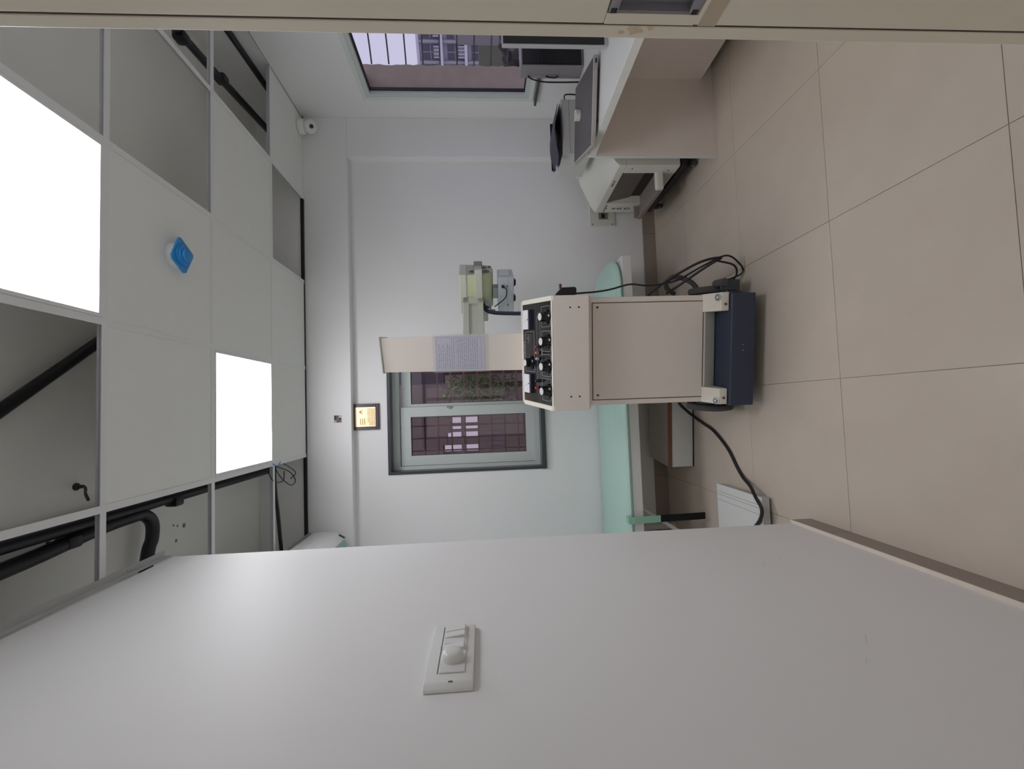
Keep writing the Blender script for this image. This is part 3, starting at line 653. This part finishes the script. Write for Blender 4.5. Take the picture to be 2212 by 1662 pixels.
B().prism([(.03, .5045), (-.018, .5045), (-.021, .47), (-.014, .40), (-.008, .31), (-.005, .31), (-.011, .40), (-.0195, .47), (-.0165, .5015), (.03, .5015)], 'x', -.02, .02).obj('green_webbing', M('green_webbing', (150, 196, 172), .8, var=.1, scale=90), sp, smooth=False)
B().prism([(-.008, .31), (.0, .16), (.01, .03), (.014, .03), (.004, .16), (-.004, .31)], 'x', -.019, .021).obj('black_webbing', M('black_webbing', (14, 14, 16), .9), sp, smooth=False)
# step box under the couch
sbx = thing('step_box', 'white wooden step box with brown front edge under the couch', 'step stool', (-.10, 3.02, 0), math.radians(-6))
B().box(-.30, .25, -.158, -.14, .006, .150, .001, 1).obj('front_panel', lam_w, sbx, smooth=False)
B().box(-.30, .25, -.16, .17, .150, .165, .001, 1).obj('top_board', M('step_top', (196, 196, 190), .5), sbx, smooth=False)
B().box(-.302, .252, -.165, -.158, .143, .168, .001, 1).obj('brown_edge', M('brown_edge', (128, 84, 62), .6), sbx, smooth=False)
B().box(-.30, -.282, -.14, .17, .006, .150).obj('side_panel', lam_w, sbx, smooth=False); B().box(.232, .25, -.14, .17, .006, .150).obj('side_panel', lam_w, sbx, smooth=False)
B().box(-.30, .25, -.162, -.154, 0, .006).obj('base_strip', black, sbx, smooth=False)
# low platform by the corner
pf = thing('low_platform', 'low flat white platform on the floor beside the wall corner', 'platform', (0, 0, 0))
B().box(-.93, -.463, 2.10, 2.505, .012, .048, .002, 1).obj('platform_body', M('platform_side', (196, 196, 196), .5), pf, smooth=False)
pt = B().box(-.93, -.46, 2.097, 2.51, .048, .053, .001, 1).obj('platform_top', lam_w, pf, smooth=False)
for x in (-.50, -.515, -.545): B().box(x, x + .002, 2.10, 2.505, .053, .0534).obj('groove', M('groove_grey', (150, 150, 150), .7), pt, smooth=False)
for x in (-.9, -.5):
    for y in (2.14, 2.46): B().cyl((x, y, 0), (x, y, .012), .018, 12).obj('foot', black, pf)

# ------------------------------------------------------------------ desk
DR = math.radians(2.4)
TD = Matrix.Translation((1.345, 2.40, 0)) @ Matrix.Rotation(DR, 4, 'Z')
dk_o = thing('desk', 'white laminate corner desk with beige end panel and drawers', 'desk', (1.345, 2.40, 0), DR)
# local: x to the right wall, y away from the camera (0 at the end panel)
B().box(.0, .735, -1.45, .012, .682, .72, .002, 1).obj('desk_top', lam_w, dk_o, smooth=False)
B().box(-.001, .0, -1.45, .012, .683, .719).obj('edge_band', M('edge_band_white', (226, 226, 220), .4), dk_o, smooth=False)
B().box(.0, .72, -.008, .010, .0, .682).obj('end_panel', lam, dk_o, smooth=False)
B().box(-.004, .0, -.008, .012, .0, .682).obj('panel_edge', lam_w, dk_o, smooth=False)
B().box(.45, .468, -1.4, -.008, .06, .682).obj('modesty_panel', lam, dk_o, smooth=False)
B().box(.10, .45, -1.38, -.72, .0, .682).obj('pedestal', lam, dk_o, smooth=False)
for z0, z1 in ((.01, .255), (.27, .50), (.525, .545), (.555, .675)):
    B().box(.082, .10, -1.375, -.72, z0, z1, .002, 1).obj('drawer' if z1 - z0 > .05 else 'pull_shelf', M('drawer_cream', (232, 226, 212), .4), dk_o, smooth=False)
dz = .721
# imaging plate cassette
ca_ = math.atan2(-.12, .38)
cas = thing('flat_detector', 'dark grey flat detector plate with pale rim overhanging the desk end', 'detector plate', (1.283, 2.20, dz), ca_)
B().box(0, .40, 0, .43, .012, .034, .004, 2).obj('rim', M('detector_rim', (178, 174, 170), .4, .2), cas, smooth=False)
B().box(.01, .39, .012, .42, .034, .0352).obj('dark_face', M('detector_dark', (92, 88, 90), .5, var=.06), cas, smooth=False)
B().box(.12, .35, .02, .12, .0, .012).obj('foot_block', M('dark_foot', (70, 48, 50), .7), cas, smooth=False)
B().box(.365, .385, -.0006, 0, .018, .026).obj('port', black, cas, smooth=False)
tp = thing('tape_roll', 'white roll of tape lying on the dark detector plate', 'tape roll', (1.58, 2.41, dz + .0352))
q = []; n = 28
B().lathe([(.027, 0), (.028, .001), (.028, .025), (.027, .026), (.020, .026), (.020, 0), (.027, 0)], (0, 0, 0), (0, 0, 1), 28).obj('tape', M('white_tape', (226, 222, 216), .5), tp)
# monitor and tower
mo = thing('monitor', 'black screen monitor standing at the near end of the desk', 'monitor', (1.815, 1.955, .72))
B().box(-.212, .26, 0, .022, .012, .48, .003, 2).obj('bezel', M('monitor_bezel', (176, 176, 180), .4), mo, smooth=False)
B().box(-.206, .254, -.002, 0, .02, .474).obj('screen', M('screen_off', (12, 10, 14), .15, var=.02), mo, smooth=False)
B().box(-.02, .06, .022, .06, .0, .25, .003, 1).obj('stand', black, mo, smooth=False); B().box(-.1, .14, -.04, .16, 0, .012, .003, 1).obj('foot', black, mo, smooth=False)
tw = thing('computer_tower', 'black ribbed computer box with grey side behind the monitor', 'computer', (1.95, 2.46, .722))
B().box(-.09, .09, -.05, .05, 0, .345, .004, 2).obj('case', M('case_grey', (140, 136, 138), .45), tw, smooth=False)
B().box(-.084, .086, -.054, -.05, .012, .337).obj('front_grille', black, tw, smooth=False)
for k in range(23): B().box(-.08, .082, -.056, -.054, .02 + k * .0138, .026 + k * .0138).obj('rib', M('rib_black', (26, 24, 28), .5), tw, smooth=False)
B().tube([(-.09, .03, .30), (-.115, .02, .28), (-.13, .02, .22), (-.125, .03, .13), (-.115, .04, .01)], .004, 6).obj('cable', black, tw); B().tube([(-.09, .03, .20), (-.104, .02, .18), (-.106, .02, .15), (-.09, .03, .13)], .004, 6).obj('cable', black, tw)

# ------------------------------------------------------------------ cassette reader on trolley
rdr = thing('cassette_reader', 'white x-ray cassette reader on a black trolley beside the desk', 'x-ray reader', (1.40, 2.60, 0), math.radians(2.1))
RW = M('reader_white', (226, 226, 218), .4, var=.015); RG = M('reader_grey', (118, 110, 104), .5, var=.05)
# local: x depth from the front, y along the front (away from the camera), z up
B().prism([(0, .44), (0, .485), (.025, .51), (.20, .585), (.25, .595), (.25, .44)], 'y', .0, .60, bev=.004).obj('hood', RW, rdr, smooth=False)
B().box(.25, .55, .0, .60, .115, .62, .01, 2).obj('rear_housing', RW, rdr, smooth=False)
B().box(0, .25, .0, .085, .115, .44, .006, 2).obj('side_post', RW, rdr, smooth=False)
B().box(0, .25, .475, .60, .115, .44, .006, 2).obj('side_post', RW, rdr, smooth=False)
B().box(.005, .25, .085, .475, .115, .19, .003, 1).obj('lower_panel', M('reader_lower', (204, 200, 190), .45), rdr, smooth=False)
B().prism([(.012, .44), (.05, .27), (.06, .27), (.06, .44)], 'y', .085, .475).obj('feed_panel', RG, rdr, smooth=False)
B().box(.06, .09, .085, .475, .19, .27).obj('feed_slot', M('feed_dark', (56, 50, 50), .6), rdr, smooth=False)
tr_ = B().box(-.085, .06, .10, .515, .19, .198, .002, 1).box(-.092, -.078, .10, .515, .185, .212, .003, 2).box(-.085, .0, .505, .515, .198, .235, .002, 1).obj('tray', M('tray_grey', (150, 142, 136), .5), rdr, smooth=False)
B().box(-.105, .01, .065, .10, .195, .245, .012, 3).obj('tray_bracket', RW, rdr)
for y, z in ((.03, .40), (.54, .42), (.05, .17)): B().lathe([(.005, 0), (.004, .002)], (0, y, z), (-1, 0, 0), 10).obj('screw', M('screw_dark', (70, 66, 64)), rdr)
B().box(-.001, 0, .485, .592, .425, .434).obj('seam', M('reader_seam', (120, 116, 112)), rdr, smooth=False)
B().box(.28, .52, .55, .596, .62, .632, .003, 1).box(.12, .25, .005, .04, .58, .62, .004, 1).obj('top_ridge', M('ridge_grey', (186, 184, 178)), rdr, smooth=False)
RT = Matrix.Rotation(-PI / 2, 4, 'Z') @ Matrix.Rotation(PI / 2, 4, 'X')
text_mesh('model_lettering', 'CR 30-X', .037, M('lettering_dark', (52, 52, 56), .5), rdr, Matrix.Translation((-.0012, .54, .315)) @ RT @ Matrix.Rotation(PI / 2, 4, 'Z'))
text_mesh('maker_lettering', 'AGFA', .02, M('lettering_dark', (52, 52, 56), .5), rdr, Matrix.Translation((-.0008, .215, .465)) @ RT)
B().lathe([(.007, 0), (.007, .0008), (.0045, .0008), (.0045, 0), (.007, 0)], (-.0002, .175, .466), (-1, 0, 0), 20).obj('maker_mark', M('mark_red', (190, 70, 60), .5), rdr)
blk = M('trolley_black', (40, 38, 40), .5, var=.1)
B().box(.0, .54, .0, .60, .075, .105, .004, 1).obj('trolley_deck', blk, rdr, smooth=False)
B().box(.02, .06, .02, .58, .052, .075).box(.48, .52, .02, .58, .052, .075).obj('trolley_rail', blk, rdr, smooth=False)
for x in (.03, .5):
    for y in (.03, .57):
        c = B().box(x - .014, x + .014, y - .02, y + .02, .035, .055, .002, 1).obj('caster', blk, rdr, smooth=False)
        B().cyl((x - .011, y, .024), (x + .011, y, .024), .024, 18, ch=.004).obj('caster_wheel', rubber, c); B().cyl((x - .014, y, .024), (x + .014, y, .024), .008, 10).obj('axle', steel, c)
# box and pouch on top of the reader
gb = thing('printer_box', 'flat light grey box lying on top of the cassette reader', 'box', (1.70, 2.83, .621))
B().box(-.17, .18, -.12, .16, 0, .178, .006, 2).obj('body', M('box_grey', (206, 206, 204), .5), gb, smooth=False)
B().box(-.165, .175, -.1205, -.12, .128, .130).obj('seam', M('reader_seam', (120, 116, 112)), gb, smooth=False)
B().tube([(.17, -.10, .14), (.195, -.12, .155), (.21, -.12, .13), (.21, -.11, .02)], .004, 6).obj('cable', black, gb)
po = thing('navy_pouch', 'open navy blue pouch lying on the flat grey box', 'pouch', (1.68, 2.78, .8075)); po.scale = (.84, .84, .8)
nav = M('navy_vinyl', (52, 52, 72), .5, var=.12)
def lens(s, n=14, x0=-.20, x1=.19):
    o = []
    for k in range(n + 1):
        t = k / n; x = x0 + (x1 - x0) * t
        o.append((x, .022 + s * .026 * math.sin(PI * min(1, t * 1.02)) ** 1.2 - (.02 * t * t if s < 0 else .006 * t) + (0 if s > 0 else -.0)))
    return o
for s, nm in ((1, 'upper_flap'), (-1, 'lower_flap')):
    L_ = lens(s); th = .003
    B().prism([(x, z + th) for x, z in L_] + [(x, z) for x, z in L_[::-1]], 'y', -.10, .14).obj(nm, nav, po)
B().box(-.185, .185, .13, .139, .008, .040).obj('gusset', M('navy_inside', (22, 20, 30), .8), po, smooth=False)
B().prism([(-.20, .025), (-.245, .012), (-.235, .02), (-.25, .032), (-.20, .028)], 'y', -.10, -.04).obj('flap_tip', nav, po, smooth=False)

# ------------------------------------------------------------------ things on walls and ceiling
# brass plaque
pq = thing('wall_plaque', 'square brass plaque in a dark frame above the far window', 'plaque', (-.03, YW, 2.165))
B().box(-.092, .092, -.0135, -.0005, -.095, .095, .002, 1).box(-.092, .092, -.018, -.0135, .075, .095, .002, 1).box(-.092, .092, -.018, -.0135, -.095, -.075, .002, 1).box(-.092, -.072, -.018, -.0135, -.075, .075, .002, 1).box(.072, .092, -.018, -.0135, -.075, .075, .002, 1).obj('frame', M('dark_plum_wood', (72, 56, 66), .35, var=.15), pq, smooth=False)
br = M('brass', (232, 204, 164), .38, .8, var=.06, scale=60)
bp_ = B().box(-.070, .070, -.0155, -.0135, -.072, .072, .001, 1).obj('brass_plate', br, pq, smooth=False)
e = B(); rd = random.Random(2)
for k in range(5):
    z = -.022 - k * .0105; a = -.058 + (.02 if k == 0 else 0)
    while a < .055:
        l = rd.uniform(.005, .016); e.box(a, min(a + l, .06), -.0159, -.0155, z, z + .004); a += l + .003
for k in range(3): e.box(-.055 + .0, -.01, -.0159, -.0155, .03 - k * .014, .035 - k * .014)
e.box(.02, .05, -.0159, -.0155, .02, .024); e.prism([(.02, .024), (.035, .045), (.05, .024), (.035, .03)], 'y', -.0159, -.0155)
e.obj('engraving', M('brass_dark', (150, 112, 74), .5, .6), bp_, smooth=False)
# small colour print on the beam
sq = thing('small_print', 'tiny multicoloured square print stuck on the beam above the plaque', 'picture', (-.037, YW - .07, 2.338))
B().box(-.026, .026, -.002, 0, -.026, .026).obj('card', M('card_grey', (190, 190, 194), .5), sq, smooth=False)
pc = [[(16, 18, 16), (84, 92, 74), (190, 190, 200)], [(20, 24, 22), (110, 104, 84), (44, 22, 44)], [(176, 174, 172), (116, 48, 46), (122, 84, 92)]]
for i, row in enumerate(pc):      # i runs right to left, j downwards
    for j, c in enumerate(row):
        B().box(.024 - (i + 1) * .016, .024 - i * .016, -.003, -.002, .024 - (j + 1) * .016, .024 - j * .016).obj('colour_patch', M('print_patch_%d%d' % (i, j), c, .5), sq, smooth=False)
# isolator plate
ip = thing('isolator_plate', 'cream electrical plate with breaker low on the far wall', 'switch plate', (1.41, YW, .398))
B().box(-.08, .08, -.012, 0, -.095, .095, .003, 2).obj('plate', M('plate_cream', (214, 212, 202), .4), ip, smooth=False)
B().box(-.03, .02, -.016, -.012, -.04, .03, .001, 1).obj('breaker_frame', M('breaker_grey', (130, 130, 130), .4), ip, smooth=False)
B().box(-.022, .012, -.0185, -.016, -.018, .01).obj('breaker_switch', black, ip, smooth=False)
for x, z in ((-.066, .075), (-.066, -.075), (.066, .075), (.066, -.075)): B().lathe([(.005, 0), (.004, .002)], (x, -.012, z), (0, -1, 0), 10).obj('screw', M('screw_dark', (70, 66, 64)), ip)
# fan regulator switch plate on the near left wall
sw = thing('wall_switch', 'white switch plate with dimmer knob on the near left wall', 'switch', (XL, .99, 1.415))
B().prism([(0, -.123), (.006, -.123), (.014, -.112), (.014, .112), (.006, .123), (0, .123)], 'z', -.046, .046, bev=.003).obj('plate', white_p, sw)
B().box(.014, .0148, -.085, .100, .022, .0235).obj('hairline_gap', M('gap_grey', (96, 96, 98), .7), sw, smooth=False)
B().box(.014, .0165, -.085, .100, -.030, .020, .001, 1).obj('module_bed', M('switch_module', (222, 224, 222), .3), sw, smooth=False)
for y0, s_ in ((.072, 1), (.046, 1), (.02, -1), (-.006, 1)):
    zz = (.0215, .0175) if s_ > 0 else (.0175, .0235)
    B().prism([(.0165, -.027), (zz[1] if s_ > 0 else .0175, .018), (.0165, .018)] if False else [(.016, .018), (.0185, .018), (.0185 if s_ < 0 else .0235, -.024), (.016, -.027)], 'y', y0, y0 + .022, bev=.0008).obj('rocker', white_p, sw, smooth=False)
B().lathe([(.022, 0), (.022, .005), (.0205, .012), (.017, .016), (.011, .018)], (.0165, -.038, -.004), (1, 0, 0), 28).obj('dimmer_knob', white_p, sw)
B().box(.0138, .0143, -.1125, -.109, -.008, .0).obj('brand_mark', M('gap_grey', (96, 96, 98)), sw, smooth=False)
# smoke detector with its blue dust cover
sd = thing('smoke_detector', 'smoke detector with bright blue dust cover on a ceiling tile', 'smoke detector', (.655, 1.90, CEIL + .002))
B().lathe([(.05, 0), (.05, -.008), (.045, -.02), (.04, -.026)], (0, 0, 0), (0, 0, 1), 28).obj('base', white_p, sd)
blue = M('blue_film', (44, 140, 208), .45, var=.05)
R45 = Matrix.Rotation(math.radians(28), 4, 'Z')
cv = B(R45).prism([(-.056, -.04), (-.045, -.05), (.048, -.052), (.056, -.042), (.054, .046), (.044, .054), (-.048, .05), (-.057, .04)], 'z', -.034, -.027, bev=.001).obj('dust_cover', blue, sd, smooth=False)
B().lathe([(.042, -.034), (.042, -.040), (.036, -.041), (.036, -.047), (.026, -.048), (.026, -.056), (.022, -.058)], (0, 0, 0), (0, 0, 1), 28).obj('cover_dome', blue, cv)
# dome camera in the corner
dc = thing('security_camera', 'small white ball security camera in the ceiling corner', 'camera', (2.005, 3.2, CEIL))
B().lathe([(.052, -.002), (.052, -.020), (.049, -.036), (.046, -.042)], (0, 0, 0), (0, 0, 1), 28).obj('mount', white_p, dc)
prf = [(.046 * math.cos(t), -.05 + .046 * math.sin(t)) for t in [PI / 2 * .9 - k * PI * .95 / 14 for k in range(15)]]
B().lathe([(max(r, .002), h) for r, h in prf], (0, 0, -.026), (0, 0, 1), 28).obj('ball', white_p, dc)
dv = Vector((-.45, -.8, -.42)).normalized(); pc0 = Vector((0, 0, -.076))
B().lathe([(.017, .040), (.017, .049), (.015, .051)], pc0, dv, 20).obj('lens_ring', M('lens_ring_grey', (190, 190, 188), .4), dc)
B().lathe([(.0125, .0505), (.0125, .0525), (.009, .0535)], pc0, dv, 20).obj('lens', black, dc)
# split air conditioner on the alcove wall
ac = thing('air_conditioner', 'white split air conditioner on the alcove wall behind the near corner', 'air conditioner', (XL2, 2.75, 0))
apf = [(0, 2.255), (.06, 2.235), (.12, 2.24), (.165, 2.27), (.198, 2.325), (.208, 2.40), (.206, 2.47), (.195, 2.497), (0, 2.50)]
B().prism(apf, 'y', -.42, .425, bev=.006).obj('body', white_p, ac)
B().prism([(.125, 2.2385), (.165, 2.264), (.16, 2.268), (.122, 2.243)], 'y', -.38, .37).obj('louvre', M('louvre_teal', (150, 182, 184), .4), ac, smooth=False)
B().prism([(.168, 2.268), (.19, 2.305), (.187, 2.306), (.165, 2.27)], 'y', .39, .41).obj('display', black, ac, smooth=False)
B().box(.19, .2075, -.42, .425, 2.496, 2.503).obj('top_trim', M('ac_trim_grey', (150, 152, 152), .5), ac, smooth=False)
# pipes and cables above the open ceiling cells
def pipe(pts, r, label, cat='pipe', extra=None, nm='conduit_pipe', sm=6):
    t = thing(nm, label, cat, pts[0])
    o = child_of(B().tube(pts, r, 12, sm).obj('pipe_run', pipe_m), t)
    for p in (extra or []):
        child_of(B().box(p[0] - .022, p[0] + .022, p[1] - .03, p[1] + .03, p[2] - .03, p[2] + .03, .012, 2).obj('junction_fitting', pipe_m), t)
        if p[0] < 0: child_of(B().cyl((p[0], p[1], p[2]), (p[0], p[1], SLAB), .006, 8).obj('hanger', pipe_m), t)
    return t
k = .954
pipe([(-.37, .9, 2.80), (-.368, 3.26, 2.80)], .022, 'straight black pipe above the grid running along its left bar', extra=[(-.385, 2.29, 2.795)], sm=0)
pipe([(-.452, .95, 2.80), (-.44, 1.5, 2.80), (-.405, 1.86, 2.80), (-.398, 2.03, 2.80), (-.405, 2.10, 2.80), (-.45, 2.15, 2.80), (-.52, 2.15, 2.80), (-.60, 2.12, 2.80), (-.95, 2.08, 2.80)], .026, 'thick black pipe above the grid that bends away to the left', extra=[(-.418, 1.74, 2.80)])
pipe([(-.05, 1.40, 2.83), (.36, 1.96, 2.83)], .020, 'diagonal black pipe seen through the open ceiling square nearest the doorway', sm=0)
pipe([(1.80, 2.0, 2.70), (1.83, 2.42, 2.70), (1.90, 3.08, 2.70)], .020, 'black pipe above the open squares by the right wall, with round fitting', extra=[(1.80, 2.185, 2.70), (1.845, 2.52, 2.70)], sm=0)
pipe([(2.055, 2.0, 2.63), (2.075, 3.2, 2.63)], .018, 'thin dark pipe hugging the top of the right wall', sm=0)
cab = thing('hanging_wires', 'loose black and blue wires hanging below the grid beside the far light panel', 'wires', (-.30, 2.90, 2.60))
for pts, r, nm, mm in (([(-.30, 2.91, 2.61), (-.45, 2.92, 2.61), (-.62, 2.925, 2.595), (-.97, 2.93, 2.57)], .011, 'black_cable', black), ([(-.27, 2.78, 2.56), (-.33, 2.80, 2.545), (-.39, 2.86, 2.53), (-.43, 2.95, 2.525), (-.41, 3.02, 2.53), (-.35, 2.98, 2.55), (-.30, 2.86, 2.58)], .003, 'wire_loop', black), ([(-.29, 2.70, 2.56), (-.34, 2.72, 2.55), (-.385, 2.78, 2.55), (-.39, 2.88, 2.545), (-.34, 2.93, 2.56)], .003, 'wire_loop', black), ([(-.27, 2.74, 2.55), (-.29, 2.78, 2.54), (-.28, 2.84, 2.545), (-.25, 2.87, 2.56)], .003, 'blue_wire', M('blue_wire', (90, 140, 210), .4)), ([(-.28, 2.9, 2.57), (-.33, 3.02, 2.56), (-.38, 3.14, 2.575), (-.42, 3.17, 2.62)], .003, 'wire_end', black)):
    child_of(B().tube(pts, r, 7).obj(nm, mm), cab)
child_of(B().box(-.29, -.25, 2.77, 2.81, 2.565, 2.60, .005, 1).obj('connector', black), cab)
sl_ = [o for o in COL.objects if o.name == 'ceiling_slab'][0]
for x, y, rr in ((-.52, 2.40, .006), (-.53, 2.43, .006), (-.54, 2.48, .012), (-.60, 2.42, .008)):
    B().cyl((x, y, SLAB - .001), (x, y, SLAB), rr, 10).obj('anchor_hole', M('hole_grey', (140, 136, 132), .9), sl_)
hk = thing('ceiling_hook', 'small hook fitting on the slab above the left open square', 'hook', (-.24, 1.85, SLAB))
child_of(B().lathe([(.014, 0), (.014, -.006), (.008, -.012), (.006, -.03)], (-.24, 1.85, SLAB), (0, 0, 1), 16).obj('rose', M('dark_chain', (60, 58, 60), .5, .5)), hk)
child_of(B().tube([(-.24, 1.85, SLAB - .03), (-.245, 1.82, SLAB - .06), (-.255, 1.77, SLAB - .10), (-.27, 1.72, SLAB - .15)], .005, 6).obj('chain', M('dark_chain', (60, 58, 60), .5, .5)), hk)
